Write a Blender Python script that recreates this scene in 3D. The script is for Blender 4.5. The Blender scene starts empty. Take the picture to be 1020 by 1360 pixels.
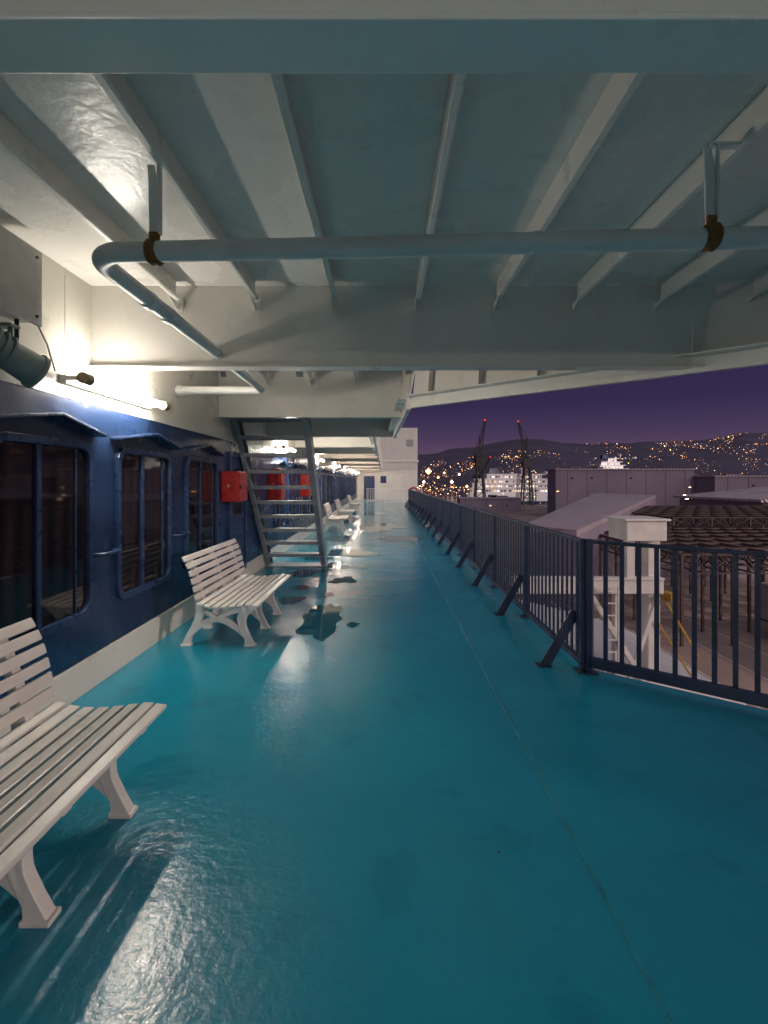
import bpy, math, random
from mathutils import Vector, Matrix, noise
random.seed(7)
S=bpy.context.scene
S.view_settings.view_transform='Standard'
S.view_settings.look='None'
S.view_settings.exposure=0
COL=S.collection

# ---------------------------------------------------------------- materials
def nd(nt,t,**k):
    n=nt.nodes.new(t)
    for a,b in k.items(): setattr(n,a,b)
    return n
def paint(name,col,rough=0.4,var=0.12,nscale=3.0,bump=0.02,bscale=25,dirt=None,dirt_amt=0.0,dscale=2.0,metal=0.0,rvar=0.1,coat=0.0,spec=0.5,col2=None,wavy=0.0):
    m=bpy.data.materials.new(name); m.use_nodes=True; nt=m.node_tree; L=nt.links
    b=nt.nodes['Principled BSDF']
    g=nd(nt,'ShaderNodeNewGeometry')
    n1=nd(nt,'ShaderNodeTexNoise'); n1.inputs['Scale'].default_value=nscale; n1.inputs['Detail'].default_value=6
    L.new(g.outputs['Position'],n1.inputs['Vector'])
    r=nd(nt,'ShaderNodeValToRGB')
    c2=col2 or tuple(c*(1-var*2) for c in col)
    r.color_ramp.elements[0].position=0.3; r.color_ramp.elements[0].color=(*c2,1)
    r.color_ramp.elements[1].position=0.7; r.color_ramp.elements[1].color=(*col,1)
    L.new(n1.outputs['Fac'],r.inputs['Fac'])
    out=r.outputs['Color']
    if dirt:
        n2=nd(nt,'ShaderNodeTexNoise'); n2.inputs['Scale'].default_value=dscale; n2.inputs['Detail'].default_value=10; n2.inputs['Roughness'].default_value=0.7
        L.new(g.outputs['Position'],n2.inputs['Vector'])
        r2=nd(nt,'ShaderNodeValToRGB'); r2.color_ramp.elements[0].position=0.62-dirt_amt*0.3; r2.color_ramp.elements[1].position=0.75-dirt_amt*0.2
        r2.color_ramp.elements[0].color=(0,0,0,1)
        r2.color_ramp.elements[1].color=(0.85,0.85,0.85,1)
        L.new(n2.outputs['Fac'],r2.inputs['Fac'])
        mx=nd(nt,'ShaderNodeMixRGB'); mx.inputs['Color2'].default_value=(*dirt,1)
        L.new(r2.outputs['Color'],mx.inputs['Fac']); L.new(out,mx.inputs['Color1']); out=mx.outputs['Color']
    L.new(out,b.inputs['Base Color'])
    mr=nd(nt,'ShaderNodeMapRange'); mr.inputs['From Min'].default_value=0.3; mr.inputs['From Max'].default_value=0.7
    mr.inputs['To Min'].default_value=max(0.02,rough-rvar); mr.inputs['To Max'].default_value=rough+rvar
    n3=nd(nt,'ShaderNodeTexNoise'); n3.inputs['Scale'].default_value=nscale*1.7; n3.inputs['Detail'].default_value=5
    L.new(g.outputs['Position'],n3.inputs['Vector']); L.new(n3.outputs['Fac'],mr.inputs['Value']); L.new(mr.outputs['Result'],b.inputs['Roughness'])
    b.inputs['Metallic'].default_value=metal
    b.inputs['Specular IOR Level'].default_value=spec
    b.inputs['Coat Weight'].default_value=coat
    if bump>0:
        n4=nd(nt,'ShaderNodeTexNoise'); n4.inputs['Scale'].default_value=bscale; n4.inputs['Detail'].default_value=4
        L.new(g.outputs['Position'],n4.inputs['Vector'])
        bp=nd(nt,'ShaderNodeBump'); bp.inputs['Strength'].default_value=1.0; bp.inputs['Distance'].default_value=bump*0.1
        L.new(n4.outputs['Fac'],bp.inputs['Height'])
        if wavy>0:
            n5=nd(nt,'ShaderNodeTexNoise'); n5.inputs['Scale'].default_value=1.8; n5.inputs['Detail'].default_value=1
            L.new(g.outputs['Position'],n5.inputs['Vector'])
            b2=nd(nt,'ShaderNodeBump'); b2.inputs['Distance'].default_value=wavy
            L.new(n5.outputs['Fac'],b2.inputs['Height']); L.new(b2.outputs['Normal'],bp.inputs['Normal'])
        L.new(bp.outputs['Normal'],b.inputs['Normal'])
    return m
def emit(name,col,st,sample=False):
    m=bpy.data.materials.new(name); m.use_nodes=True; nt=m.node_tree
    nt.nodes.remove(nt.nodes['Principled BSDF'])
    e=nd(nt,'ShaderNodeEmission'); e.inputs['Color'].default_value=(*col,1); e.inputs['Strength'].default_value=st
    nt.links.new(e.outputs[0],nt.nodes['Material Output'].inputs['Surface'])
    if not sample: m.cycles.emission_sampling='NONE'
    return m

M_white=paint('white_paint',(0.83,0.79,0.73),0.33,0.03,2.0,0.010,40,dirt=(0.5,0.42,0.32),dirt_amt=-0.28,dscale=3.0,wavy=0.012)
M_ceil=paint('ceiling_paint',(0.82,0.79,0.74),0.28,0.02,1.2,0.020,26,dirt=(0.62,0.56,0.48),dirt_amt=-0.35,dscale=5,wavy=0.03)
M_white2=paint('white_wall_paint',(0.70,0.67,0.60),0.35,0.05,2.0,0.012,40,dirt=(0.5,0.42,0.3),dirt_amt=-0.1,dscale=2.5)
M_blue=paint('navy_paint',(0.014,0.034,0.094),0.25,0.06,1.5,0.012,30,wavy=0.02,rvar=0.05)
M_bluef=paint('navy_frame_paint',(0.018,0.042,0.11),0.3,0.1,4,0.01,40)
M_rail=paint('rail_paint',(0.016,0.030,0.078),0.4,0.2,6,0.02,60,dirt=(0.06,0.03,0.02),dirt_amt=-0.1,dscale=9)
M_bench=paint('bench_plastic',(0.68,0.66,0.62),0.36,0.05,5,0.01,60,dirt=(0.42,0.40,0.37),dirt_amt=0.0,dscale=14)
M_stair=paint('stair_paint',(0.27,0.31,0.35),0.4,0.15,5,0.02,60,dirt=(0.16,0.12,0.09),dirt_amt=0.0,dscale=7)
M_pipe=paint('pipe_paint',(0.78,0.78,0.75),0.38,0.06,6,0.015,50,dirt=(0.38,0.3,0.22),dirt_amt=-0.10,dscale=9)
M_rust=paint('rust',(0.34,0.15,0.04),0.8,0.3,40,0.15,80,dirt=(0.06,0.035,0.015),dirt_amt=0.1,dscale=40)
M_box=paint('grey_box_paint',(0.38,0.38,0.36),0.5,0.1,8,0.01,60)
M_flood=paint('floodlight_metal',(0.26,0.32,0.31),0.45,0.15,10,0.02,60)
M_red=paint('red_paint',(0.36,0.02,0.018),0.3,0.08,6,0.01,40)
M_cap=paint('tube_cap',(0.35,0.25,0.12),0.5,0.2,10,0.0)
M_black=paint('rubber',(0.02,0.02,0.02),0.6,0.1,10,0.0)
M_tube=emit('tube_glow',(1.0,0.91,0.79),145,True)
M_tube2=emit('tube_glow_boosted',(1.0,0.92,0.80),235,True)  # output raised over the main tube to brighten beam webs facing the camera
M_tubefar=emit('tube_glow_far',(1.0,0.80,0.66),230,True)

# deck paint
def deck_mat(name='teal_deck_paint',wet=0.0):
    m=bpy.data.materials.new(name); m.use_nodes=True; nt=m.node_tree; L=nt.links
    b=nt.nodes['Principled BSDF']; g=nd(nt,'ShaderNodeNewGeometry')
    def noise_(sc,det,ro=0.5,dist=0.0):
        n=nd(nt,'ShaderNodeTexNoise'); n.inputs['Scale'].default_value=sc; n.inputs['Detail'].default_value=det
        n.inputs['Roughness'].default_value=ro; n.inputs['Distortion'].default_value=dist
        L.new(g.outputs['Position'],n.inputs['Vector']); return n.outputs['Fac']
    def ramp(src,p0,p1,c0,c1):
        r=nd(nt,'ShaderNodeValToRGB'); r.color_ramp.elements[0].position=p0; r.color_ramp.elements[1].position=p1
        r.color_ramp.elements[0].color=c0; r.color_ramp.elements[1].color=c1; L.new(src,r.inputs['Fac']); return r.outputs['Color']
    k=1-wet*0.10
    base=ramp(noise_(0.9,6,0.6),0.3,0.7,(0.007*k,0.215*k,0.325*k,1),(0.009*k,0.265*k,0.390*k,1))
    st=ramp(noise_(2.3,5,0.6,0.6),0.58,0.68,(0,0,0,1),(1,1,1,1))
    mx=nd(nt,'ShaderNodeMixRGB',blend_type='MULTIPLY'); mx.inputs['Color2'].default_value=(0.74,0.79,0.81,1)
    fm=nd(nt,'ShaderNodeMath',operation='MULTIPLY'); fm.inputs[1].default_value=0.8
    L.new(st,fm.inputs[0]); L.new(fm.outputs[0],mx.inputs['Fac']); L.new(base,mx.inputs['Color1'])
    sp=ramp(noise_(38,8,0.75),0.69,0.76,(0,0,0,1),(1,1,1,1))
    mx2=nd(nt,'ShaderNodeMixRGB'); mx2.inputs['Color2'].default_value=(0.01,0.09,0.12,1)
    fm2=nd(nt,'ShaderNodeMath',operation='MULTIPLY'); fm2.inputs[1].default_value=0.5
    L.new(sp,fm2.inputs[0]); L.new(fm2.outputs[0],mx2.inputs['Fac']); L.new(mx.outputs[0],mx2.inputs['Color1'])
    L.new(mx2.outputs[0],b.inputs['Base Color'])
    rr=ramp(noise_(1.6,7,0.65),0.35,0.68,(0.27,)*3+(1,),(0.17,)*3+(1,))
    sub=nd(nt,'ShaderNodeMath',operation='MULTIPLY_ADD'); sub.inputs[1].default_value=-0.04
    L.new(st,sub.inputs[0]); L.new(rr,sub.inputs[2])
    # deck is wetter further along the promenade
    sx_=nd(nt,'ShaderNodeSeparateXYZ'); L.new(g.outputs['Position'],sx_.inputs[0])
    mr=nd(nt,'ShaderNodeMapRange'); mr.inputs['From Min'].default_value=3.5; mr.inputs['From Max'].default_value=8.5
    mr.inputs['To Min'].default_value=0.04*wet; mr.inputs['To Max'].default_value=0.10
    L.new(sx_.outputs['Y'],mr.inputs['Value'])
    s2=nd(nt,'ShaderNodeMath',operation='SUBTRACT'); L.new(sub.outputs[0],s2.inputs[0]); L.new(mr.outputs[0],s2.inputs[1])
    L.new(s2.outputs[0],b.inputs['Roughness'])
    b1=nd(nt,'ShaderNodeBump'); b1.inputs['Distance'].default_value=0.0032; L.new(noise_(26,4,0.55),b1.inputs['Height'])
    b2=nd(nt,'ShaderNodeBump'); b2.inputs['Distance'].default_value=0.013; L.new(noise_(2.0,3),b2.inputs['Height'])
    L.new(b2.outputs['Normal'],b1.inputs['Normal']); L.new(b1.outputs['Normal'],b.inputs['Normal'])
    return m
M_deck=deck_mat()
M_puddle=paint('puddle_water',(0.004,0.10,0.15),0.04,0.1,3,0.003,12,rvar=0.02,spec=0.9)
M_damp=deck_mat('damp_deck_paint',1.0)
M_seam=paint('seam_paint',(0.009,0.27,0.38),0.35,0.2,6,0.02,60)

def glass_mat():
    m=bpy.data.materials.new('cabin_window_glass'); m.use_nodes=True; nt=m.node_tree; L=nt.links
    b=nt.nodes['Principled BSDF']; g=nd(nt,'ShaderNodeNewGeometry')
    w=nd(nt,'ShaderNodeTexWave'); w.bands_direction='Y'; w.inputs['Scale'].default_value=2.2; w.inputs['Distortion'].default_value=3; w.inputs['Detail Scale'].default_value=0.4
    L.new(g.outputs['Position'],w.inputs['Vector'])
    r=nd(nt,'ShaderNodeValToRGB'); r.color_ramp.elements[0].color=(0.004,0.004,0.006,1); r.color_ramp.elements[1].color=(0.020,0.011,0.013,1)
    L.new(w.outputs['Fac'],r.inputs['Fac']); L.new(r.outputs['Color'],b.inputs['Base Color'])
    b.inputs['Roughness'].default_value=0.04; b.inputs['Specular IOR Level'].default_value=0.6
    return m
M_glass=glass_mat()

# ---------------------------------------------------------------- mesh builder
class MB:
    def __init__(s): s.v=[];s.f=[];s.m=[];s.sm=[];s.mats=[]
    def mi(s,mat):
        if mat not in s.mats: s.mats.append(mat)
        return s.mats.index(mat)
    def add(s,vs,fs,mat,smooth=False):
        o=len(s.v); s.v+= [tuple(v) for v in vs]; k=s.mi(mat)
        for f in fs: s.f.append(tuple(i+o for i in f)); s.m.append(k); s.sm.append(smooth)
    def box(s,a,b,mat):
        x0,y0,z0=a;x1,y1,z1=b
        if x0>x1:x0,x1=x1,x0
        if y0>y1:y0,y1=y1,y0
        if z0>z1:z0,z1=z1,z0
        vs=[(x0,y0,z0),(x1,y0,z0),(x1,y1,z0),(x0,y1,z0),(x0,y0,z1),(x1,y0,z1),(x1,y1,z1),(x0,y1,z1)]
        s.add(vs,[(0,3,2,1),(4,5,6,7),(0,1,5,4),(1,2,6,5),(2,3,7,6),(3,0,4,7)],mat)
    def beam(s,p,q,w,h,mat,up=(0,0,1)):
        p=Vector(p);q=Vector(q);d=(q-p).normalized();u=Vector(up)
        if abs(d.dot(u))>0.99:u=Vector((0,1,0))
        r=d.cross(u).normalized();u=r.cross(d)
        c=[(-1,-1),(1,-1),(1,1),(-1,1)]
        vs=[p+r*(w/2*a)+u*(h/2*b) for a,b in c]+[q+r*(w/2*a)+u*(h/2*b) for a,b in c]
        s.add(vs,[(0,3,2,1),(4,5,6,7),(0,1,5,4),(1,2,6,5),(2,3,7,6),(3,0,4,7)],mat)
    def tube(s,pts,r,mat,n=14,cap=True):
        pts=[Vector(p) for p in pts]; rings=[];ref=Vector((0,0,1))
        d0=(pts[1]-pts[0]).normalized()
        if abs(d0.dot(ref))>0.95: ref=Vector((1,0,0))
        for i,p in enumerate(pts):
            if i==0:d=pts[1]-p
            elif i==len(pts)-1:d=p-pts[i-1]
            else:d=pts[i+1]-pts[i-1]
            d.normalize(); a=d.cross(ref).normalized(); b=a.cross(d)
            rr=r[i] if isinstance(r,(list,tuple)) else r
            rings.append([p+(a*math.cos(t)+b*math.sin(t))*rr for t in [2*math.pi*k/n for k in range(n)]])
        vs=[v for R in rings for v in R]; fs=[]
        for i in range(len(pts)-1):
            for k in range(n):
                fs.append((i*n+k,i*n+(k+1)%n,(i+1)*n+(k+1)%n,(i+1)*n+k))
        s.add(vs,fs,mat,True)
        if cap:
            s.add(rings[0],[tuple(range(n))],mat); s.add(rings[-1],[tuple(reversed(range(n)))],mat)
    def prism(s,poly,ax,a,b,mat):
        def P(p,t):
            if ax=='x':return (t,p[0],p[1])
            if ax=='y':return (p[0],t,p[1])
            return (p[0],p[1],t)
        n=len(poly); vs=[P(p,a) for p in poly]+[P(p,b) for p in poly]
        fs=[tuple(range(n)),tuple(reversed(range(n,2*n)))]+[(i,i+n,(i+1)%n+n,(i+1)%n) for i in range(n)]
        s.add(vs,fs,mat)
    def ribbon(s,pts,ws,y0,y1,mat,sub=4):
        P=[];W=[]
        n=len(pts)
        for i in range(n-1):
            p0=Vector(pts[max(i-1,0)]);p1=Vector(pts[i]);p2=Vector(pts[i+1]);p3=Vector(pts[min(i+2,n-1)])
            for k in range(sub):
                t=k/sub
                P.append(0.5*((2*p1)+(-p0+p2)*t+(2*p0-5*p1+4*p2-p3)*t*t+(-p0+3*p1-3*p2+p3)*t**3)); W.append(ws[i]*(1-t)+ws[i+1]*t)
        P.append(Vector(pts[-1]));W.append(ws[-1])
        A=[];B=[]
        for i,p in enumerate(P):
            d=(P[min(i+1,len(P)-1)]-P[max(i-1,0)]).normalized(); nrm=Vector((-d.y,d.x))
            A.append(p+nrm*W[i]/2);B.append(p-nrm*W[i]/2)
        m=len(P); vs=[]
        for y in (y0,y1):
            vs+=[(a.x,y,a.y) for a in A]; vs+=[(b.x,y,b.y) for b in B]
        fs=[]
        for i in range(m-1):
            fs.append((i,i+1,m+i+1,m+i)); fs.append((2*m+i,3*m+i,3*m+i+1,2*m+i+1))
            fs.append((i,2*m+i,2*m+i+1,i+1)); fs.append((m+i,m+i+1,3*m+i+1,3*m+i))
        fs.append((0,m,3*m,2*m)); fs.append((m-1,3*m-1,4*m-1,2*m-1))
        s.add(vs,fs,mat)
    def obj(s,name,parent=None,bevel=0,loc=None,fix=True):
        me=bpy.data.meshes.new(name); me.from_pydata(s.v,[],s.f); 
        for m in s.mats: me.materials.append(m)
        me.polygons.foreach_set('material_index',s.m); me.polygons.foreach_set('use_smooth',s.sm); me.update()
        if fix:
            import bmesh
            bm=bmesh.new(); bm.from_mesh(me); bmesh.ops.recalc_face_normals(bm,faces=bm.faces); bm.to_mesh(me); bm.free()
        o=bpy.data.objects.new(name,me); COL.objects.link(o)
        if loc:o.location=loc
        if parent:o.parent=parent
        if bevel:
            b=o.modifiers.new('bevel','BEVEL'); b.width=bevel; b.segments=2; b.limit_method='ANGLE'; b.angle_limit=math.radians(40)
        return o
def empty(name,loc=(0,0,0)):
    e=bpy.data.objects.new(name,None); COL.objects.link(e); e.location=loc; e.empty_display_size=0.2; return e

WX=-2.27; CZ=3.12; BZ=2.48; END=41.0
def edgeY(x): return 3.81-(x-2.5)*0.85
# ---------------------------------------------------------------- deck + hull
RC=(1.68,4.08)
dirx,diry=0.78,-0.625
def diag(t): return (RC[0]+dirx*t,RC[1]+diry*t)
far=diag(6.5)
deckpoly=[(WX,-4),(far[0]+0.06,-4),(far[0]+0.06,far[1]+0.05),(RC[0]+0.07,RC[1]+0.05),(RC[0]+0.07,33),(3.0,35),(3.0,END+0.5),(WX,END+0.5)]
d=MB(); d.prism(deckpoly,'z',-0.25,0,M_deck)
d.obj('deck_floor',fix=True)
d=MB(); hp=[(x-0.03 if x>0 else x-3,y) for x,y in deckpoly]; d.prism(hp,'z',-12.2,-0.254,M_blue); d.obj('ship_hull')
d=MB()
d.prism([(0.840,-0.001),(0.864,-0.001),(0.858,0.0020),(0.846,0.0020)],'y',-3.9,33,M_seam)
for yy in (6.6,15.4,24):
    d.box((WX,yy,-0.001),(1.6,yy+0.012,0.0012),M_seam)
d.obj('deck_weld_seam')
def puddle(mb,cx,cy,rx,ry,seed,mat,z,amp=1.0):
    n=64; pts=[]
    for k in range(n):
        t=2*math.pi*k/n
        q=noise.noise(Vector((math.cos(t)*1.1+seed*3.1,math.sin(t)*1.1,seed)))*0.75+noise.noise(Vector((math.cos(t)*3+seed,math.sin(t)*3,seed*2.3)))*0.3+noise.noise(Vector((math.cos(t)*8+seed,math.sin(t)*8,seed*1.3)))*0.08
        r=max(0.3,1+q*amp)
        pts.append((cx+rx*r*math.cos(t),cy+ry*r*math.sin(t),z))
    mb.add(pts+[(cx,cy,z)],[(k,(k+1)%n,n) for k in range(n)],mat)
def fp(px,py): return ((px-510)*1.6/(py-640),1024/(py-640))
d=MB()
for i,(px,py,w,h) in enumerate([(427,826,26,20),(386,797,16,5),(408,760,26,5),(455,770,14,4),(440,752,30,4),(470,735,40,5),(500,700,30,5),(450,715,20,4),(470,830,8,3),(420,742,18,3),(455,690,20,3),(480,682,25,2.5),(520,715,26,3),(440,675,16,2),(478,752,10,2),(400,780,12,3),(435,790,8,2.5)]):
    x,y=fp(px,py); s=1.6/(py-640); ry=(1024/(py-640-h)-1024/(py-640+h))/2
    puddle(d,x,y,w*s,ry,i+1.3,M_puddle,0.0035)
d.obj('deck_puddle',fix=False)
d=MB()
for i,(px,py,w,h) in enumerate([(380,990,22,22),(280,930,34,9),(212,1025,36,26),(522,1170,40,50),(675,1112,30,14),(515,860,16,7)]):
    x,y=fp(px,py); s=1.6/(py-640); ry=(1024/(py-640-h)-1024/(py-640+h))/2
    puddle(d,x,y,w*s,ry,i+31.7,M_damp,0.002)
d.obj('damp_patch',fix=False)
d=MB()
for px,py in [(723,969),(887,1016),(663,1132)]:
    x,y=fp(px,py); d.box((x-0.006,y-0.004,0),(x+0.006,y+0.003,0.004),M_black)
d.obj('deck_debris',bevel=0.002)

# ---------------------------------------------------------------- wall
w=MB()
w.box((WX-0.1,-4,0),(WX+0.012,END,0.255),M_white2)
w.box((WX-0.1,-4,0.255),(WX,END,2.20),M_blue)
w.box((WX-0.1,-4,2.20),(WX+0.004,END,CZ),M_white2)
w.obj('cabin_wall',bevel=0.004)
w=MB()
for yy in (3.42,6.2,9.0,11.8):
    w.box((WX+0.002,yy,2.205),(WX+0.0065,yy+0.012,CZ),M_white2)
w.obj('wall_weld_seam')
w=MB()
w.tube([(WX+0.02,2.97,2.68),(WX+0.02,3.1,2.66),(WX+0.02,3.22,2.52),(WX+0.02,3.3,2.36)],0.007,M_box,8)
w.obj('lamp_cable')
def rrect(y0,y1,z0,z1,r,n=6):
    pts=[]
    for cx,cy,a in [(y1-r,z1-r,0),(y0+r,z1-r,90),(y0+r,z0+r,180),(y1-r,z0+r,270)]:
        for k in range(n+1):
            t=math.radians(a+90*k/n); pts.append((cx+r*math.cos(t),cy+r*math.sin(t)))
    return pts
def ring(mb,o,i,x0,x1,mat):
    n=len(o)
    vs=[(x0,*p) for p in o]+[(x1,*p) for p in o]+[(x1,*p) for p in i]+[(x0,*p) for p in i]
    fs=[]
    for k in range(n):
        j=(k+1)%n
        fs+=[(k,j,n+j,n+k),(n+k,n+j,2*n+j,2*n+k),(2*n+k,2*n+j,3*n+j,3*n+k)]
    mb.add(vs,fs,mat)
def window(y0,y1,z0=0.58,z1=1.90,hood=True):
    e=empty('cabin_window',(WX,(y0+y1)/2,1.2))
    L=(-WX,-(y0+y1)/2,-1.2)
    a=MB(); ring(a,rrect(y0,y1,z0,z1,0.13),rrect(y0+0.055,y1-0.055,z0+0.055,z1-0.055,0.09),WX,WX+0.035,M_bluef); o=a.obj('frame',e,0.006,L)
    a=MB(); p=rrect(y0+0.05,y1-0.05,z0+0.05,z1-0.05,0.09); a.add([(WX+0.006,*q) for q in p],[tuple(range(len(p)))],M_glass); a.obj('glass',e,0,L)
    a=MB(); ym=y0+(y1-y0)*0.42; a.box((WX+0.004,ym-0.02,z0+0.05),(WX+0.026,ym+0.02,z1-0.05),M_bluef)
    a.box((WX+0.004,y1-0.2,z0+0.05),(WX+0.018,y1-0.185,z1-0.05),M_bluef); a.obj('mullion',e,0.003,L)
    if hood:
        a=MB(); c=(y0+y1)/2
        for (p,q,s,t) in [(y0-0.07,z1+0.05,c+0.05,z1+0.15),(c+0.05,z1+0.15,y1+0.07,z1+0.05)]:
            a.prism([(p,q),(s,t),(s,t+0.02),(p,q+0.02)],'x',WX,WX+0.10,M_bluef)
        a.obj('rain_hood',e,0.003,L)
for y0,y1 in [(-1.4,-0.4),(-0.03,0.97),(1.34,2.36),(2.72,3.72),(4.06,5.10),(5.48,6.52)]: window(y0,y1)
y=9.95
while y<38:
    window(y,y+1.0); y+=1.37
e=empty('cabin_door',(WX,7.4,0))
a=MB(); ring(a,rrect(6.98,7.85,0.2,2.05,0.1),rrect(7.05,7.78,0.27,1.98,0.07),WX,WX+0.04,M_bluef); a.box((WX+0.012,7.05,0.27),(WX+0.018,7.78,1.98),M_blue)
p=rrect(7.2,7.62,1.1,1.8,0.06); a.add([(WX+0.022,*q) for q in p],[tuple(range(len(p)))],M_glass)
a.obj('leaf',e,0.004,(2.27,-7.4,0))
for y0,y1 in [(2.36,2.72),(3.74,4.04),(5.12,5.46),(6.54,6.66)]:
    a=MB(); x=WX+0.085
    a.tube([(WX,y0+0.02,1.03),(x-0.02,y0+0.02,1.03),(x,y0+0.05,1.03),(x,y1-0.05,1.03),(x-0.02,y1-0.02,1.03),(WX,y1-0.02,1.03)],0.017,M_bluef,10); a.obj('grab_rail')
for yy,z0,z1 in [(6.68,1.32,1.75),(9.4,1.24,1.86),(13.0,1.2,1.8)]:
    e=empty('fire_hose_box',(WX,yy,z0)); L=(-WX,-yy,-z0)
    a=MB(); a.box((WX,yy,z0),(WX+0.24,yy+0.42,z1),M_red); a.obj('cabinet',e,0.012,L)
    a=MB(); a.box((WX+0.24,yy+0.02,z0+0.02),(WX+0.262,yy+0.40,z1-0.02),M_red); a.box((WX+0.262,yy+0.03,(z0+z1)/2-0.03),(WX+0.28,yy+0.05,(z0+z1)/2+0.03),M_black)
    a.box((WX+0.02,yy-0.004,z0+0.03),(WX+0.22,yy,z1-0.03),M_red)
    a.box((WX+0.10,yy-0.007,(z0+z1)/2-0.01),(WX+0.13,yy-0.004,(z0+z1)/2+0.03),M_box); a.obj('door',e,0.002,L)

# ---------------------------------------------------------------- wall lamps
def lamp(yc,mat,ln=1.22):
    e=empty('wall_fluorescent_lamp',(WX,yc,2.32)); L=(-WX,-yc,-2.32)
    y0=yc-ln/2;y1=yc+ln/2;x=WX+0.19
    a=MB(); a.tube([(x,y0+0.05,2.32),(x,y1-0.05,2.32)],0.027,mat,8); a.obj('tube',e,0,L)
    a=MB()
    a.tube([(x,y0-0.04,2.32),(x,y0+0.05,2.32)],0.04,M_cap,14); a.tube([(x,y1-0.05,2.32),(x,y1+0.04,2.32)],0.04,M_cap,14)
    a.obj('end_cap',e,0,L)
    a=MB(); a.box((WX+0.004,y0,2.29),(WX+0.055,y1,2.35),M_white)
    for q in (y0-0.02,y1+0.02): a.box((WX+0.055,q-0.015,2.305),(x,q+0.015,2.335),M_white)
    a.obj('housing',e,0.004,L)
lamp(-2.6,M_tube2); lamp(3.97,M_tube); lamp(10.6,M_tube2)
for yy in (16,22,28,34,39): lamp(yy,M_tubefar)

# junction box + floodlight
e=empty('junction_box',(WX,2.78,2.8)); L=(-WX,-2.78,-2.8)
a=MB(); a.box((WX,2.50,2.58),(WX+0.13,2.97,3.0),M_box); a.box((WX+0.13,2.48,2.56),(WX+0.15,2.99,3.02),M_box)
for q in (2.53,2.94):
    for z in (2.61,2.97): a.tube([(WX+0.15,q,z),(WX+0.158,q,z)],0.01,M_black,8)
a.obj('housing',e,0.006,L)
a=MB(); a.tube([(WX+0.06,2.9,2.58),(WX+0.06,2.9,2.46),(WX+0.03,2.93,2.42)],0.012,M_black,8); a.obj('cable',e,0,L)
e=empty('floodlight',(WX,2.85,2.3)); L=(-WX,-2.85,-2.3)
a=MB(); a.tube([(WX+0.03,2.66,2.44),(WX+0.06,2.74,2.38),(WX+0.10,2.80,2.33),(WX+0.16,2.92,2.27)],[0.055,0.075,0.09,0.10],M_flood,20)
a.tube([(WX+0.155,2.91,2.275),(WX+0.165,2.93,2.265)],[0.112,0.112],M_flood,20)
for k in range(4): a.tube([(WX+0.04+k*.02,2.68+k*.03,2.42-k*.02),(WX+0.045+k*.02,2.69+k*.03,2.416-k*.02)],[0.09,0.09],M_flood,18)
a.obj('body',e,0,L)
a=MB(); a.beam((WX+0.1,2.8,2.35),(WX+0.1,2.8,2.52),0.03,0.012,M_flood); a.box((WX,2.76,2.50),(WX+0.13,2.84,2.515),M_flood); a.obj('bracket',e,0.003,L)

# ---------------------------------------------------------------- ceiling
top=[(WX-0.1,-4),(7.2,-4),(7.2,edgeY(7.2)),(0.39,edgeY(0.39)),(0.30,9.42),(-0.10,9.42),(-0.10,END),(WX-0.1,END)]
d=MB(); d.prism(top,'z',CZ,CZ+0.12,M_ceil); d.obj('ceiling')
YB=[-1.9,0.97,3.74,6.60,9.42]
y=12.3
while y<END: YB.append(y); y+=2.85
def xr_at(yy):
    if yy<edgeY(0.39): return 2.5-(yy-3.81)/0.85-0.02
    if yy<9.45: return 0.29
    return -0.11
for yb in YB:
    e=empty('ceiling_beam',(0,yb,BZ)); L=(0,-yb,-BZ)
    xr=min(xr_at(yb),7.0)
    a=MB(); a.box((WX+0.004,yb,BZ+0.014),(xr,yb+0.014,CZ),M_white); a.obj('web',e,0,L)
    a=MB(); a.box((WX+0.004,yb-0.055,BZ),(xr-0.02,yb+0.07,BZ+0.014),M_white); a.obj('flange',e,0.003,L)
SX=[-1.58,-0.98,-0.38,0.25,0.86,1.47,2.10,2.72,3.34,3.96,4.58,5.2]
d=MB()
for sx in SX:
    for i,yb in enumerate(YB):
        y0=yb+0.02; y1=(YB[i+1]-0.06) if i+1<len(YB) else END
        if sx>0.39: 
            lim=edgeY(sx)-0.05
            if y0>lim: continue
            y1=min(y1,lim)
        elif sx>-0.1 and y0>9.3: continue
        prof=[(-0.006,CZ),(0.006,CZ),(0.006,CZ-0.095),(0.030,CZ-0.118),(0.032,CZ-0.135),(0.022,CZ-0.142),(-0.006,CZ-0.142)]
        d.prism([(sx+p[0],p[1]) for p in prof],'y',y0,y1-0.03,M_white)
        d.prism([(y1-0.12,CZ-0.141),(y1+0.06,CZ-0.141),(y1+0.06,CZ-0.19),(y1+0.02,CZ-0.19)],'x',sx-0.016,sx-0.007,M_white)
        d.box((sx-0.03,y1+0.045,CZ-0.20),(sx+0.03,y1+0.055,CZ-0.09),M_white)
d.obj('ceiling_stiffener',bevel=0.003)
d=MB()
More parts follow.
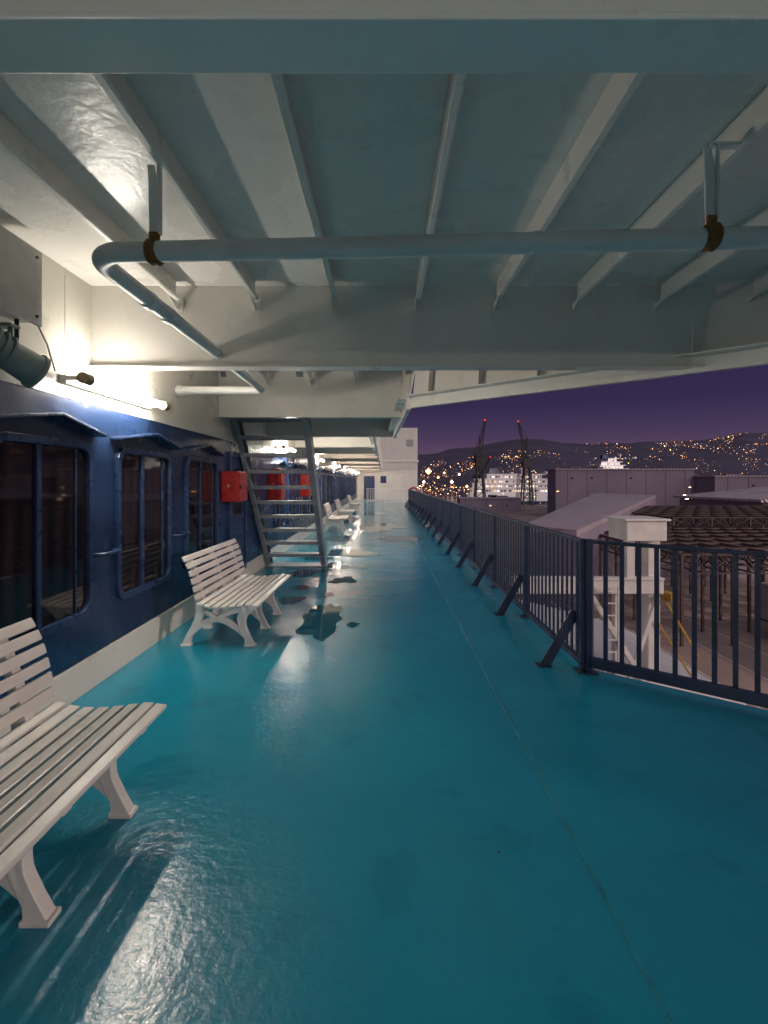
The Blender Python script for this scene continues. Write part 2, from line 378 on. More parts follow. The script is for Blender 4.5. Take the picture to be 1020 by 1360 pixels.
def seg(p,q,inb,zlow=2.55,ribs=True):
    P=Vector((*p,0));Q=Vector((*q,0));t=(Q-P).normalized();nin=Vector(inb).normalized()
    off=nin*0.10
    def V(v,z): return (v.x,v.y,z)
    o=nin*-0.012
    vs=[V(P,CZ),V(Q,CZ),V(Q+off,zlow),V(P+off,zlow),V(P+o,CZ),V(Q+o,CZ),V(Q+off+o,zlow),V(P+off+o,zlow)]
    d.add(vs,[(0,1,2,3),(7,6,5,4),(0,4,5,1),(3,2,6,7),(0,3,7,4),(1,5,6,2)],M_white)
    a=P+off;b=Q+off
    d.beam((a.x,a.y,2.505),(b.x,b.y,2.505),0.05,0.12,M_white)
    d.beam((a.x+nin.x*.06,a.y+nin.y*.06,2.573),(b.x+nin.x*.06,b.y+nin.y*.06,2.573),0.14,0.012,M_white)
    if ribs:
        Ln=(Q-P).length; n=int(Ln/0.62)
        for k in range(1,n+1):
            c=P+t*(k*0.62)
            v=[c,c+off,c+nin*0.16,c+nin*0.10]
            zz=[CZ,2.58,2.58,CZ]
            vv=[(v[i].x+t.x*s,v[i].y+t.y*s,zz[i]) for s in (-0.006,0.006) for i in range(4)]
            d.add(vv,[(0,1,2,3),(7,6,5,4),(0,4,5,1),(1,5,6,2),(2,6,7,3),(3,7,4,0)],M_white)
seg((7.2,edgeY(7.2)),(0.39,edgeY(0.39)),(-0.65,-0.76,0))
seg((0.39,edgeY(0.39)),(0.30,9.42),(-1,0,0))
seg((-0.10,9.44),(-0.10,END),(-1,0,0),2.6,False)
d.obj('edge_fascia',bevel=0.003)
# ---------------------------------------------------------------- overhead pipe
e=empty('overhead_pipe',(-1.29,2.1,2.6)); L=(1.29,-2.1,-2.6)
def arc(c,r,a0,a1,z,n=8): return [(c[0]+r*math.cos(math.radians(a0+(a1-a0)*k/n)),c[1]+r*math.sin(math.radians(a0+(a1-a0)*k/n)),z) for k in range(n+1)]
a=MB()
pts=[(4.6,1.86,2.62),(2.4,1.95,2.61),(0,2.05,2.60)]+arc((-1.14,2.25),0.15,270,180,2.60)+[(-1.29,3.0,2.60),(-1.31,4.9,2.60)]+arc((-1.44,5.15),0.12,0,90,2.60)+[(WX,5.27,2.60)]
a.tube(pts,0.043,M_pipe,18); a.obj('pipe_run',e,0,L)
a=MB()
for yy in (2.62,2.85,3.70): a.tube([(-1.295,yy,2.6),(-1.295,yy+0.05,2.6)],0.051,M_pipe,18)
a.tube([(0.62,2.022,2.602),(0.66,2.02,2.602)],0.046,M_pipe,18)
a.tube([(-2.2,5.27,2.6),(-2.25,5.27,2.6)],0.055,M_pipe,18)
a.obj('coupling',e,0,L)
a=MB()
for x,yy,z in [(-1.0,2.10,2.60),(1.345,1.985,2.608)]:
    a.tube([(x-0.028,yy+.001,z),(x-0.016,yy,z),(x-0.004,yy,z),(x+0.004,yy,z),(x+0.016,yy,z),(x+0.028,yy-.001,z)],[0.046,0.055,0.051,0.050,0.056,0.045],M_rust,14)
    a.box((x-0.02,yy-0.012,z+0.05),(x+0.02,yy+0.012,z+0.085),M_rust)
a.obj('rusty_clamp',e,0,L)
a=MB()
for x,yy,s in [(-1.0,2.10,0.02),(1.345,1.985,0.125)]:
    a.prism([(x-0.022,2.66),(x+0.018,2.66),(x+0.018,2.90),(x+0.0,2.98),(x-0.03,2.98),(x-0.026,2.90)],'y',yy-0.004,yy+0.004,M_pipe)
    a.box((x+0.018,yy-0.02,2.68),(x+0.026,yy+0.02,2.98),M_pipe)
a.beam((1.345,1.985,2.985),(1.47,1.985,2.985),0.04,0.01,M_pipe)
a.beam((-1.31,4.6,2.64),(-1.31,4.6,3.12),0.03,0.008,M_pipe)
a.obj('hanger',e,0.002,L)
a=MB(); a.tube([(0.90,2.012,2.617),(1.02,2.008,2.617)],0.032,M_black,12); a.obj('tape',e,0,L)

# ---------------------------------------------------------------- stairs
e=empty('deck_stairs',(-1.66,9.3,0)); L=(1.66,-9.3,0)
def sy(z): return 9.3-z/3.12*2.62
a=MB()
for x0,x1,xe in [(-2.23,-2.21,-2.16),(-1.13,-1.11,-1.20)]:
    a.prism([(sy(0)-0.15,0),(sy(0)+0.15,0),(sy(3.1)+0.15,3.1),(sy(3.1)-0.15,3.1)],'x',x0,x1,M_stair)
    for s in (-0.15,0.13):
        xa,xb=(x1,xe) if xe>x1 else (xe,x0)
        a.prism([(sy(0)+s,0),(sy(0)+s+0.02,0),(sy(3.1)+s+0.02,3.1),(sy(3.1)+s,3.1)],'x',xa,xb,M_stair)
a.obj('stringer',e,0.003,L)
a=MB()
for k in range(1,12):
    z=0.255*k
    yc=sy(z); a.box((-2.21,yc-0.12,z-0.012),(-1.13,yc+0.12,z+0.006),M_stair); a.box((-2.21,yc-0.12,z-0.052),(-1.13,yc-0.110,z-0.012),M_stair); a.box((-2.21,yc+0.110,z-0.052),(-1.13,yc+0.12,z-0.012),M_stair)
a.obj('tread',e,0.002,L)
a=MB(); a.box((-2.25,sy(0)-0.2,0),(-1.08,sy(0)+0.2,0.012),M_stair); a.obj('base_plate',e,0.003,L)

# ---------------------------------------------------------------- benches
def bench(x,yc,rz=0.0):
    e=empty('slatted_bench',(x,yc,0)); e.rotation_euler=(0,0,rz)
    a=MB(); 
    seat=[(0.045,0.445),(0.12,0.428),(0.197,0.420),(0.274,0.420),(0.351,0.427),(0.428,0.437),(0.505,0.444),(0.572,0.436)]
    for i,(sx,sz) in enumerate(seat):
        p=seat[max(i-1,0)];q=seat[min(i+1,len(seat)-1)]; ang=math.atan2(q[1]-p[1],q[0]-p[0]); dx,dz=math.cos(ang)*0.029,math.sin(ang)*0.029; nx,nz=-math.sin(ang)*0.011,math.cos(ang)*0.011
        a.prism([(sx-dx-nx,sz-dz-nz),(sx+dx-nx,sz+dz-nz),(sx+dx+nx,sz+dz+nz),(sx-dx+nx,sz-dz+nz)],'y',-0.75,0.75,M_bench)
    a.obj('seat',e,0.007)
    a=MB()
    back=[(0.010,0.515),(-0.004,0.588),(-0.020,0.661),(-0.040,0.734),(-0.066,0.805),(-0.100,0.868)]
    for i,(sx,sz) in enumerate(back):
        p=back[max(i-1,0)];q=back[min(i+1,len(back)-1)]; ang=math.atan2(q[1]-p[1],q[0]-p[0]); dx,dz=math.cos(ang)*0.028,math.sin(ang)*0.028; nx,nz=-math.sin(ang)*0.011,math.cos(ang)*0.011
        a.prism([(sx-dx-nx,sz-dz-nz),(sx+dx-nx,sz+dz-nz),(sx+dx+nx,sz+dz+nz),(sx-dx+nx,sz-dz+nz)],'y',-0.75,0.75,M_bench)
    a.obj('backrest',e,0.007)
    for i,yy in enumerate((-0.56,0.0,0.56)):
        a=MB(); y0,y1=yy-0.028,yy+0.028
        a.ribbon([(-0.15,0.0),(-0.125,0.09),(-0.06,0.20),(-0.015,0.31),(-0.005,0.42),(-0.028,0.55),(-0.065,0.70),(-0.115,0.82),(-0.155,0.875)],[0.085,0.055,0.06,0.075,0.085,0.055,0.045,0.042,0.03],y0,y1,M_bench)
        a.ribbon([(0.475,0.0),(0.45,0.08),(0.405,0.18),(0.395,0.28),(0.45,0.36),(0.52,0.395)],[0.10,0.058,0.06,0.085,0.10,0.05],y0+0.001,y1-0.001,M_bench)
        a.ribbon([(-0.02,0.405),(0.12,0.385),(0.27,0.378),(0.42,0.392),(0.575,0.408)],[0.05,0.045,0.045,0.05,0.03],y0+0.002,y1-0.002,M_bench)
        a.ribbon([(-0.115,0.10),(-0.01,0.205),(0.15,0.265),(0.31,0.205),(0.44,0.09)],[0.035,0.06,0.055,0.06,0.035],y0+0.003,y1-0.003,M_bench)
        a.ribbon([(0.15,0.27),(0.06,0.32),(0.0,0.37)],[0.03,0.04,0.055],y0+0.004,y1-0.004,M_bench)
        a.ribbon([(0.15,0.27),(0.26,0.32),(0.38,0.36)],[0.03,0.04,0.055],y0+0.005,y1-0.005,M_bench)
        a.box((-0.20,y0-0.008,0),(-0.10,y1+0.008,0.022),M_bench); a.box((0.42,y0-0.008,0),(0.53,y1+0.008,0.022),M_bench)
        a.tube([(0.475,yy,0.022),(0.475,yy,0.034)],0.012,M_black,8); a.tube([(-0.15,yy,0.022),(-0.15,yy,0.034)],0.012,M_black,8)
        a.obj('leg_%d'%(i+1),e,0.008)
bench(-1.73,1.76); bench(-1.77,5.27,math.radians(-1)); bench(-1.80,15.9,math.radians(1)); bench(-1.80,19.5); bench(-1.80,26.0); bench(-1.80,-1.6)

# ---------------------------------------------------------------- railing
def rail(name,p,q,bars=0.115,post=1.6,stay=False,mat=None,bh=0.05):
    R=mat or M_rail
    P=Vector((*p,0));Q=Vector((*q,0));t=(Q-P).normalized();Ln=(Q-P).length
    e=empty(name,(P.x,P.y,0)); L=(-P.x,-P.y,0)
    a=MB(); a.beam(P+Vector((0,0,1.10)),Q+Vector((0,0,1.10)),0.055,0.028,R); a.obj('top_rail',e,0.006,L)
    a=MB(); a.beam(P+Vector((0,0,0.05+bh/2)),Q+Vector((0,0,0.05+bh/2)),0.05,bh,R); a.obj('bottom_rail',e,0.006,L)
    a=MB(); n=int(Ln/bars)
    for k in range(1,n):
        c=P+t*(k*Ln/n); a.beam(c+Vector((0,0,0.09)),c+Vector((0,0,1.087)),0.013,0.034,R,up=t)
    a.obj('baluster',e,0,L)
    a=MB(); s=[0,Ln]; k=post
    while k<Ln-0.3: s.append(k); k+=post
    for k in s:
        c=P+t*k; a.beam(c+Vector((0,0,0)),c+Vector((0,0,1.12)),0.05,0.05,R,up=t)
        a.box((c.x-0.06,c.y-0.06,0),(c.x+0.06,c.y+0.06,0.012),R)
    a.obj('post',e,0.004,L)
    if stay:
        a=MB(); 
        for k in [0.12]+[0.12+1.62*j for j in range(1,18)]:
            if k>Ln: continue
            c=P+t*k
            a.beam(c+Vector((-0.29,-0.02,0.0)),c+Vector((-0.01,0,0.47)),0.012,0.085,R,up=(1,0,0.0))
            a.box((c.x-0.35,c.y-0.05,0),(c.x-0.23,c.y+0.05,0.01),R)
        a.obj('stay',e,0.002,L)
rail('deck_railing',RC,(RC[0],32.8),0.115,1.62,True)
rail('deck_railing',diag(0.06),diag(1.42),0.118,9,False,None,0.085)
rail('deck_railing',diag(1.50),diag(6.4),0.118,1.5,False,None,0.085)
rail('white_railing',(-1.3,37.0),(2.9,37.0),0.13,1.4,False,M_white)

# ---------------------------------------------------------------- far deckhouse
e=empty('white_deckhouse',(0,END,0)); L=(0,-END,0)
a=MB(); a.box((WX,END,0),(2.85,END+6,6.2),M_white2); a.obj('walls',e,0.02,L)
a=MB(); a.box((WX,END-0.1,3.3),(2.95,END,3.45),M_white); a.box((-1.7,END-0.06,0.1),(-0.8,END,2.1),M_bluef); a.box((-0.3,END-0.03,1.5),(0.2,END,2.1),M_blue)
a.box((1.9,END-0.02,4.6),(2.5,END,5.2),M_box); a.obj('door',e,0.01,L)
e=empty('life_buoy',(2.25,36.9,0.85))
bpy.ops.mesh.primitive_torus_add(major_radius=0.3,minor_radius=0.07,location=(0,0,0),rotation=(math.radians(90),0,0)); o=bpy.context.object; o.name='ring'; o.parent=e; o.data.materials.append(M_red)

# ---------------------------------------------------------------- harbour
M_quay=paint('quay_concrete',(0.32,0.23,0.20),0.85,0.25,0.12,0.05,3,dirt=(0.12,0.085,0.085),dirt_amt=0.25,dscale=0.25)
M_water=paint('harbour_water',(0.01,0.008,0.02),0.12,0.1,0.02,3.0,0.6)
def roof_mat():
    m=paint('corrugated_roof',(0.52,0.43,0.47),0.6,0.12,0.15,0.0,3,dirt=(0.28,0.22,0.24),dirt_amt=0.0,dscale=0.3)
    nt=m.node_tree;g=nd(nt,'ShaderNodeNewGeometry');w=nd(nt,'ShaderNodeTexWave');w.inputs['Scale'].default_value=0.6;w.bands_direction='DIAGONAL'
    nt.links.new(g.outputs['Position'],w.inputs['Vector']);b=nd(nt,'ShaderNodeBump');b.inputs['Distance'].default_value=0.3
    nt.links.new(w.outputs['Fac'],b.inputs['Height']);nt.links.new(b.outputs['Normal'],nt.nodes['Principled BSDF'].inputs['Normal']);return m
M_roof=roof_mat()
M_sheet=paint('white_sheet_metal',(0.75,0.72,0.70),0.5,0.06,2,0.0)
M_steel=paint('canopy_steel',(0.085,0.055,0.05),0.7,0.2,1,0.0)
M_dark=paint('crane_steel',(0.02,0.015,0.02),0.8,0.2,1,0.0)
M_bld=paint('warehouse_wall',(0.25,0.20,0.265),0.8,0.12,0.08,0.0,dirt=(0.17,0.135,0.18),dirt_amt=0.1,dscale=0.15)
M_gant=paint('gantry_paint',(0.78,0.73,0.68),0.5,0.1,3,0.02,20,dirt=(0.4,0.3,0.2),dirt_amt=-0.1,dscale=4)
M_hill=paint('hillside_hazed',(0.11,0.08,0.125),1.0,0.25,0.004,0.0,col2=(0.06,0.045,0.07))  # base colour lightened to stand in for distance haze
M_ship=paint('cruise_ship_paint',(0.75,0.72,0.74),0.5,0.05,0.1,0.0)
M_win=emit('ship_window_glow',(1.0,0.62,0.36),1.1)
M_wwhite=emit('ship_white_glow',(1.0,0.85,0.72),1.5)
M_or=emit('street_light_orange',(1.0,0.40,0.10),10)
M_wh=emit('street_light_white',(1.0,0.72,0.5),8)
M_rd=emit('beacon_red',(1.0,0.05,0.03),2.5)
M_yel=paint('yellow_paint',(0.45,0.27,0.03),0.5,0.1,5,0.0)

a=MB(); a.box((-6000,-3000,-12.6),(9000,9000,-12.0),M_water); a.obj('sea')
a=MB(); a.box((3.5,-60,-12),(400,235,-10.0),M_quay); a.obj('quay_ground')
M_line=paint('road_marking',(0.5,0.45,0.38),0.7,0.2,2,0.0)
a=MB()
for k in range(9):
    a.box((16+k*3.2,8,-9.999),(16.15+k*3.2,60,-9.994),M_line)
a.box((12,62,-9.999),(60,62.2,-9.994),M_line)
a.obj('quay_road_marking')
a=MB()
for k in range(22):
    x=13.5+0.03*k; y=10+k*2.2
    a.beam((x,y,-10),(x,y,-8.4),0.08,0.08,M_gant)
a.beam((13.5,10,-8.4),(14.2,56,-8.4),0.06,0.08,M_gant); a.beam((13.5,10,-9.2),(14.2,56,-9.2),0.06,0.08,M_gant)
a.obj('quay_fence')
# boarding gantry
e=empty('boarding_gantry',(6.3,12,-10)); L=(-6.3,-12,10)
a=MB()
a.box((6.05,12,0.12),(7.05,13.0,0.62),M_gant); a.box((5.98,11.93,0.62),(7.12,13.07,0.68),M_gant)
a.obj('head_box',e,0.02,L)
a=MB(); a.box((6.75,12.3,-10),(7.05,12.7,0.12),M_gant); a.box((6.1,12.1,-1.2),(6.3,12.3,0.12),M_gant); a.box((5.85,12.2,-10),(6.0,12.4,-1.2),M_gant)
a.obj('column',e,0.01,L)
a=MB(); a.box((3.2,12.05,-1.2),(7.0,12.25,-0.85),M_gant); a.box((3.2,12.0,-0.85),(7.0,12.3,-0.80),M_gant); a.beam((5.0,12.15,-0.9),(6.9,12.15,-4.0),0.12,0.12,M_gant)
a.beam((5.9,12.15,-4.2),(6.9,12.15,-1.3),0.10,0.10,M_gant); a.box((4.4,12.05,-4.3),(7.0,12.2,-4.1),M_gant)
a.obj('cross_beam',e,0.008,L)
a=MB()
for x in (5.45,5.8): a.beam((x,11.9,-10),(x-0.0,11.9,-1.0),0.05,0.05,M_gant)
for k in range(30): a.beam((5.45,11.9,-9.8+k*0.3),(5.8,11.9,-9.8+k*0.3),0.03,0.03,M_gant)
a.obj('ladder',e,0,L)
a=MB(); a.box((7.15,12.0,-1.4),(7.3,12.4,-1.2),M_yel); a.beam((7.0,12.2,-1.2),(8.1,12.4,-2.9),0.04,0.05,M_yel); a.beam((6.9,12.2,-1.9),(7.9,12.4,-3.4),0.04,0.04,M_yel); a.obj('gangway_rail',e,0.005,L)
a=MB()
for k in range(22):
    x=4.2+k*0.24; a.prism([(x,-2.9+k*-0.06),(x+0.12,-2.82+k*-0.06),(x+0.24,-2.96+k*-0.06),(x+0.24,-3.1+k*-0.06),(x,-3.05+k*-0.06)],'y',12.6,19.5,M_sheet)
a.box((4.25,12.7,-10),(9.3,19.4,-4.6),M_bld); a.obj('corrugated_shed')
e=empty('harbour_warehouse',(30,70,-10)); L=(-30,-70,10)
a=MB(); vs=[(12.5,43,-2.2),(15.2,38,-2.2),(62,110,-1.4),(56,128,-1.4)]
vs2=[(x,y,z-0.5) for x,y,z in vs]; a.add(vs+vs2,[(0,1,2,3),(7,6,5,4),(0,4,5,1),(1,5,6,2),(2,6,7,3),(3,7,4,0)],M_roof); a.obj('roof',e,0,L)
vb=[(x,y,-10) for x,y,z in vs]; a=MB(); a.add(vs2+vb,[(0,1,2,3),(0,4,5,1),(1,5,6,2),(2,6,7,3),(3,7,4,0)],M_bld); a.obj('walls',e,0,L)
e=empty('harbour_warehouse',(90,95,-10)); L=(-90,-95,10)
a=MB(); a.prism([(72,-1.8),(95,0.4),(118,-1.8),(118,-2.3),(72,-2.3)],'y',92,120,M_roof); a.obj('roof',e,0,L)
a=MB(); a.box((73,93,-10),(117,119,-2.31),M_bld); a.obj('walls',e,0,L)
a=MB()
def frame(x0,x1,y0,y1,z,dx,dy):
    x=x0
    while x<=x1:
        a.beam((x,y0,z),(x,y1,z),0.16,0.22,M_steel); a.beam((x,y0,z-1.3),(x,y1,z-1.3),0.12,0.12,M_steel)
        yy=y0;k=0
        while yy<y1-0.1:
            a.beam((x,yy,z if k%2 else z-1.3),(x,min(yy+dy/2,y1),z-1.3 if k%2 else z),0.08,0.08,M_steel); yy+=dy/2;k+=1
        x+=dx
    yy=y0
    while yy<=y1:
        a.beam((x0,yy,z+0.06),(x1,yy,z+0.06),0.14,0.14,M_steel); a.beam((x0,yy,z-1.25),(x1,yy,z-1.25),0.10,0.10,M_steel)
        x=x0;k=0
        while x<=x1:
            if k%2==0: a.beam((x,yy,-10),(x,yy,z),0.18,0.18,M_steel)
            a.beam((x,yy,z-1.25 if k%2 else z),(min(x+dx,x1),yy,z if k%2 else z-1.25),0.07,0.07,M_steel)
            x+=dx;k+=1
        yy+=dy
frame(21,46,34,56,-3.6,1.8,3.2); frame(36,100,60,90,-2.9,2.4,3.6)
a.obj('steel_canopy_frame')
a=MB(); a.box((24,58,-10),(70,59,-6.5),M_bld)
a.obj('storage_shed')
M_tr=paint('trailer_side',(0.38,0.31,0.31),0.6,0.1,1,0.0)
for k,(x,y) in enumerate([(30,31),(34,31),(38,31),(44,33)]):
    e=empty('freight_trailer',(x,y,-10)); b=MB(); b.box((-1.25,-6,1.2),(1.25,6,3.9),M_tr); b.box((-1.1,-6,1.0),(1.1,6,1.2),M_steel); b.obj('cargo_body',e,0.03)
    b=MB()
    for yy in (-4.6,-3.4,4.2):
        for xx in (-1.2,0.9): b.tube([(xx,yy,0.5),(xx+0.3,yy,0.5)],0.5,M_black,14)
    b.obj('wheel',e)
def bldg(name,x0,x1,y0,y1,z,wins=True):
    e=empty(name,(x0,y0,-10)); L=(-x0,-y0,10)
    a=MB(); a.box((x0,y0,-10),(x1,y1,z),M_bld); 
    x=x0+4
    while x<x1-1: a.box((x,y0-0.15,-10),(x+0.25,y0,z-0.1),M_bld); x+=6.5
    a.obj('walls',e,0,L)
    a=MB(); a.box((x0-0.4,y0-0.4,z),(x1+0.4,y1+0.4,z+0.4),M_roof)
    for k in range(3): q=x0+random.uniform(0.1,0.85)*(x1-x0); a.box((q,y0+4,z+0.4),(q+random.uniform(1.5,4),y0+8,z+random.uniform(0.8,1.4)),M_bld)
    a.obj('roof',e,0,L)
    a=MB(); x=x0+5
    while x<x1-2:
        if random.random()<0.6: a.box((x,y0-0.05,z-3.0),(x+0.9,y0,z-2.5),M_dark if random.random()<0.85 else M_win)
        x+=6.5
    a.obj('windows',e,0,L)
bldg('harbour_terminal_building',57,103,160,168,5.6)
bldg('harbour_terminal_building',103,150,150,160,3.2)
bldg('harbour_terminal_building',30,54,190,198,-5.0)
for x,y,h,mt in [(69,112,8.5,M_wh),(46,130,9,M_or),(88,140,10,M_wh),(28,165,9,M_or),(20,190,9,M_or),(120,140,10,M_or),(62,100,8,M_wh)]:
    e=empty('quay_street_lamp',(x,y,-10)); b=MB(); b.tube([(0,0,0),(0,0,h)],[0.12,0.07],M_steel,8); b.beam((0,0,h),(1.0,0,h+0.2),0.08,0.08,M_steel); b.obj('mast',e)
    b=MB(); b.box((0.6,-0.15,h-0.02),(1.1,0.15,h+0.10),mt); b.obj('head',e)
def mast(x,y,z,p,tgt,col=(1.0,0.74,0.64)):
    e=empty('added_floodlight_mast',(x,y,-10)); b=MB(); b.tube([(0,0,0),(0,0,z+9.6)],[0.3,0.15],M_steel,10); b.box((-0.8,-0.2,z+9.6),(0.8,0.2,z+10.1),M_gant); b.obj('mast',e)  # added mast with spot, put in to brighten the harbour
    ld=bpy.data.lights.new('added_flood_lamp','SPOT'); ld.energy=p; ld.color=col; ld.spot_size=math.radians(130); ld.spot_blend=0.7; ld.shadow_soft_size=0.5
    lo=bpy.data.objects.new('lamp',ld); COL.objects.link(lo); lo.parent=e; lo.location=(0,0,z+9.3)
    lo.rotation_euler=(Vector(tgt)-Vector((x,y,z-0.7))).to_track_quat('-Z','Y').to_euler()
mast(58,20,12,50000,(30,50,-8)); mast(112,72,16,75000,(70,110,-5)); mast(30,-8,8,24000,(10,16,-6))
mast(75,238,2,90000,(80,300,2),(1.0,0.82,0.74)); mast(230,400,20,300000,(232,470,15),(1.0,0.85,0.8))  # two more added masts, aimed to light the moored ships
def cruise(name,x,y,w,lev,lh=2.6):
    e=empty(name,(x,y,-12))
    b=MB(); b.prism([(0,4),(2,0),(w-6,0),(w,8),(w*0.97,8.5),(w*.9,7),(0,7)],'y',0,18,M_ship)
    b.prism([(1.2,-0.0),(w-6.2,-0.0),(w-5.2,1.6),(0.8,1.6)],'y',-0.15,-0.003,M_blue); b.obj('hull',e)
    b=MB();g=MB()
    for k in range(lev):
        x0=w*0.03+k*w*0.02+(w*0.10 if k==lev-1 else 0); x1=w*0.90-k*w*0.055; z=7+k*lh
        b.box((x0,1.8+k*0.1,z),(x1-1.5,17,z+lh-0.5),M_ship); b.box((x0-0.6,0.1,z+lh-0.5),(x1,17.2,z+lh),M_ship)
        xx=x0+0.6
        while xx<x1-2.4:
            q=random.random(); ww=random.choice([0.6,0.6,1.4])
            if q<0.8: g.box((xx,1.7+k*0.1,z+0.5),(xx+ww,1.8+k*0.1,z+1.5),M_wwhite if q<0.3 else (M_win if q<0.5 else M_dark))
            xx+=ww+0.7
    b.obj('superstructure',e); g.obj('windows',e)
    b=MB(); z=7+lev*lh; b.prism([(w*.22,z),(w*.34,z),(w*.30,z+4),(w*.23,z+3.4)],'y',6,12,M_blue); b.tube([(w*.55,9,z),(w*.55,9,z+5)],0.3,M_ship,8); b.beam((w*.55-1.5,9,z+3.5),(w*.55+1.5,9,z+3.5),0.3,0.3,M_ship); b.obj('funnel',e)
    b=MB()
    for k in range(5): b.box((w*(0.1+0.17*k),7,7+lev*lh),(w*(0.1+0.17*k)+1.6,12,7+lev*lh+random.uniform(0.7,1.8)),M_ship)
    b.obj('deck_equipment',e)
cruise('cruise_ship',52,300,66,4,2.9)
cruise('cruise_ship',203,470,58,9,3.3)
def crane(x,y,h,lean):
    e=empty('harbour_crane',(x,y,-12)); b=MB()
    for sx in (-3,3):
        for sy_ in (-3,3): b.beam((sx,sy_,0),(sx*0.5,sy_*0.5,h*0.5),0.8,0.8,M_dark)
    for k in range(5):
        z=h*0.1*(k); s=3-k*0.3; b.beam((-s,-s,z),(s-0.3,-s,z+h*0.1),0.4,0.4,M_dark); b.beam((-s,-s,z+h*0.1),(s,-s,z+h*0.1),0.4,0.4,M_dark)
    b.box((-2.6,-2.6,h*0.5),(2.6,2.6,h*0.62),M_dark); b.obj('tower',e)
    b=MB(); p=Vector((0,0,h*0.6));q=Vector((lean,0,h*1.1))
    for o in (-0.8,0.8): b.beam(p+Vector((o*1.3,0,0)),q+Vector((o*.4,0,0)),0.5,0.5,M_dark)
    for k in range(9):
        u=p.lerp(q,k/9);v=p.lerp(q,(k+1)/9); s=1 if k%2 else -1; b.beam(u+Vector((s*0.9*(1-k/14),0,0)),v-Vector((s*0.8*(1-k/14),0,0)),0.3,0.3,M_dark)
    b.beam((-3.5,0,h*0.62),(0,0,h*0.9),0.4,0.4,M_dark); b.beam((0,0,h*0.9),q,0.3,0.3,M_dark); b.beam((0,0,h*.6),(0,0,h*.9),0.7,0.7,M_dark); b.beam((-4,0,h*0.58),(-1,0,h*0.66),2.0,2.0,M_dark); b.obj('jib',e)
    b=MB(); b.box((lean-0.3,-0.3,h*1.1),(lean+0.3,0.3,h*1.1+.6),M_rd); b.obj('beacon',e)
crane(56,282,45,3); crane(83,280,44,-5); crane(67,340,28,8)

# hills
NX,NY=130,14; vs=[];fs=[]
ctrl=[(-2500,100),(176,150),(450,185),(740,232),(950,205),(1200,205),(1500,215),(2000,262),(2600,290),(7000,330)]
def ridge(x):
    for i in range(len(ctrl)-1):
        if ctrl[i][0]<=x<=ctrl[i+1][0]:
            t=(x-ctrl[i][0])/(ctrl[i+1][0]-ctrl[i][0]); t=t*t*(3-2*t); return ctrl[i][1]*(1-t)+ctrl[i+1][1]*t
    return 100
def hz(x,y):
    t=(y-900)/1600; xs=x*2500/y
    s=min(max(t,0),1)**0.8
    return -12+(ridge(xs)+12+14*noise.noise(Vector((xs/160,0,0)))+7*noise.noise(Vector((xs/50,3,0))))*s*(1 if t<=1 else 1-(t-1)*1.5)+18*noise.noise(Vector((x/130,y/130,0)))*s*(1-s)*2
for j in range(NY):
    y=900+j*150
    for i in range(NX):
        x=(-1200+i*45)*y/2500; vs.append((x,y,hz(x,y)))
for j in range(NY-1):
    for i in range(NX-1): fs.append((j*NX+i,j*NX+i+1,(j+1)*NX+i+1,(j+1)*NX+i))
a=MB(); a.add(vs,fs,M_hill,True); a.obj('hills')
a=MB()
def dot(x,y,z,r,m): 
    a.add([(x+r,y,z),(x-r,y,z),(x,y+r,z),(x,y-r,z),(x,y,z+r),(x,y,z-r)],[(0,2,4),(2,1,4),(1,3,4),(3,0,4),(2,0,5),(1,2,5),(3,1,5),(0,3,5)],m)
M_dim=emit('house_light_dim',(1.0,0.48,0.24),1.7)
for k in range(1500):
    px=random.choice([random.uniform(553,720),random.uniform(553,720),random.uniform(720,1040),random.uniform(780,1040),random.uniform(860,1040),random.uniform(920,1040)])
    y=random.uniform(920,2300) if px>760 else random.uniform(920,1500)
    cl=noise.noise(Vector((px/35,y/300,4)))
    if cl<-0.04: continue
    x=(px-510)/640*y; z=hz(x,y)+3
    m=random.choices([M_or,M_wh,M_dim],[0.18,0.10,0.72])[0]
    dot(x,y,z,random.uniform(0.35,0.8)*y/1300*(1.8 if random.random()<0.07 else 1),m)
for k in range(230):
    px=random.uniform(553,760); y=random.uniform(240,800); x=(px-510)/640*y
    dot(x,y,random.uniform(-11,-2),random.uniform(0.12,0.32)*y/300,random.choice([M_or,M_wh,M_dim,M_dim]))
for px,py,r,m in [(569,626,3.2,M_or),(600,640,1.8,M_wh),(610,630,1.3,M_wh),(582,634,1.3,M_or),(620,646,1.5,M_or),(590,628,1.2,M_or),(563,640,1.5,M_wh)]:
    y=500; dot((px-510)/640*y,y,1.6-(py-640)/640*y,r,m)
a.obj('town_lights',fix=False)

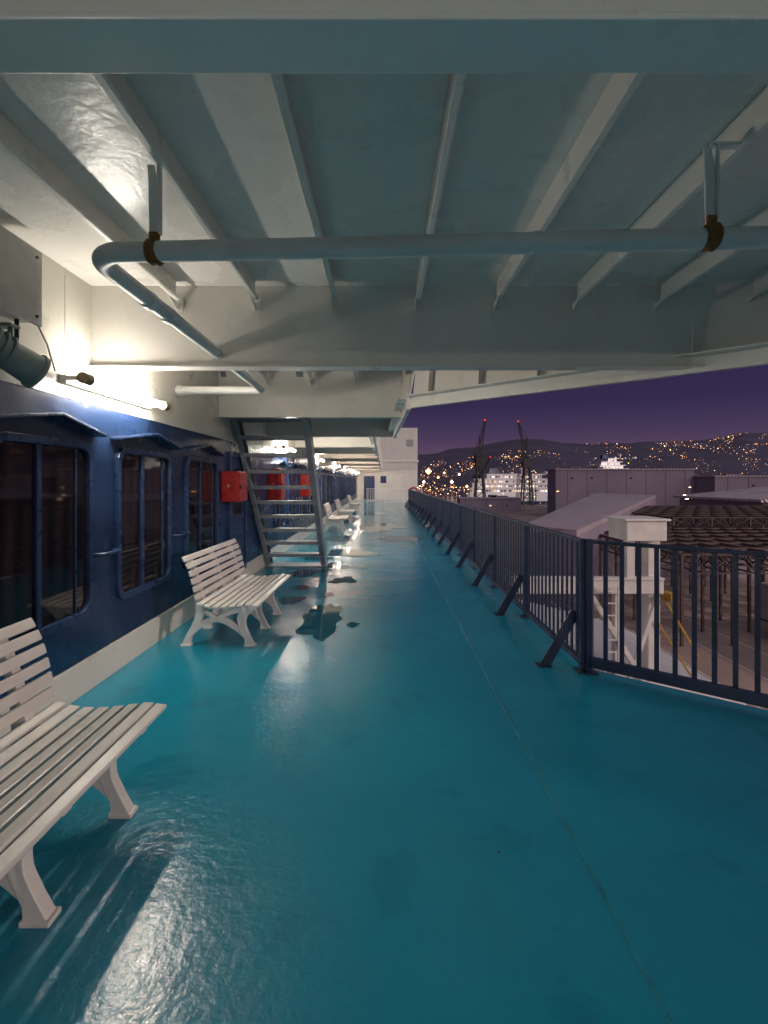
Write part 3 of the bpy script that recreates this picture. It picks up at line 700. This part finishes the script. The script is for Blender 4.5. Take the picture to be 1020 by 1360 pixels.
# ---------------------------------------------------------------- sky / world
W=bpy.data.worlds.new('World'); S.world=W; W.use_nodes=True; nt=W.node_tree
bg=nt.nodes['Background']; tc=nd(nt,'ShaderNodeTexCoord'); sx=nd(nt,'ShaderNodeSeparateXYZ'); nt.links.new(tc.outputs['Generated'],sx.inputs[0])
r=nd(nt,'ShaderNodeValToRGB'); nt.links.new(sx.outputs['Z'],r.inputs['Fac'])
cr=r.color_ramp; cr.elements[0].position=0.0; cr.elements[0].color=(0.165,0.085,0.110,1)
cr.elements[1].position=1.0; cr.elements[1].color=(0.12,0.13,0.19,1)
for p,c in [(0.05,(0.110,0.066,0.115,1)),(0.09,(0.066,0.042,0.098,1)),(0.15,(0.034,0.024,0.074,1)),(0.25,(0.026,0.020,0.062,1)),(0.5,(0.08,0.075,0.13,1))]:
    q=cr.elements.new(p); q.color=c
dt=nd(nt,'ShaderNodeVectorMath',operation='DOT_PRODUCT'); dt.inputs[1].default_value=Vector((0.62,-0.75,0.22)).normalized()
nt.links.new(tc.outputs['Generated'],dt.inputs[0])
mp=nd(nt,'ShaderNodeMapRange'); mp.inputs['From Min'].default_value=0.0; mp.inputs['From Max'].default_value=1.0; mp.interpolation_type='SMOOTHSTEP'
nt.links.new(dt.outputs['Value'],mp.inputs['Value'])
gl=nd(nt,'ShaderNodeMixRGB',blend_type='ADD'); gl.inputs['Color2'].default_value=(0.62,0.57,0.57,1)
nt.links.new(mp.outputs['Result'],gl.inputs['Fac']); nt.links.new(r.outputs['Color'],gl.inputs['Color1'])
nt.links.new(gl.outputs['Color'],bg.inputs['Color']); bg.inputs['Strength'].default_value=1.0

# ---------------------------------------------------------------- camera
cd=bpy.data.cameras.new('camera'); cam=bpy.data.objects.new('camera',cd); COL.objects.link(cam)
cam.location=(0,0,1.6); cam.rotation_euler=(math.radians(90),0,0)
cd.sensor_fit='VERTICAL'; cd.sensor_height=36; cd.lens=36*640/1360; cd.shift_y=-40/1360
cd.clip_start=0.05; cd.clip_end=12000
S.camera=cam
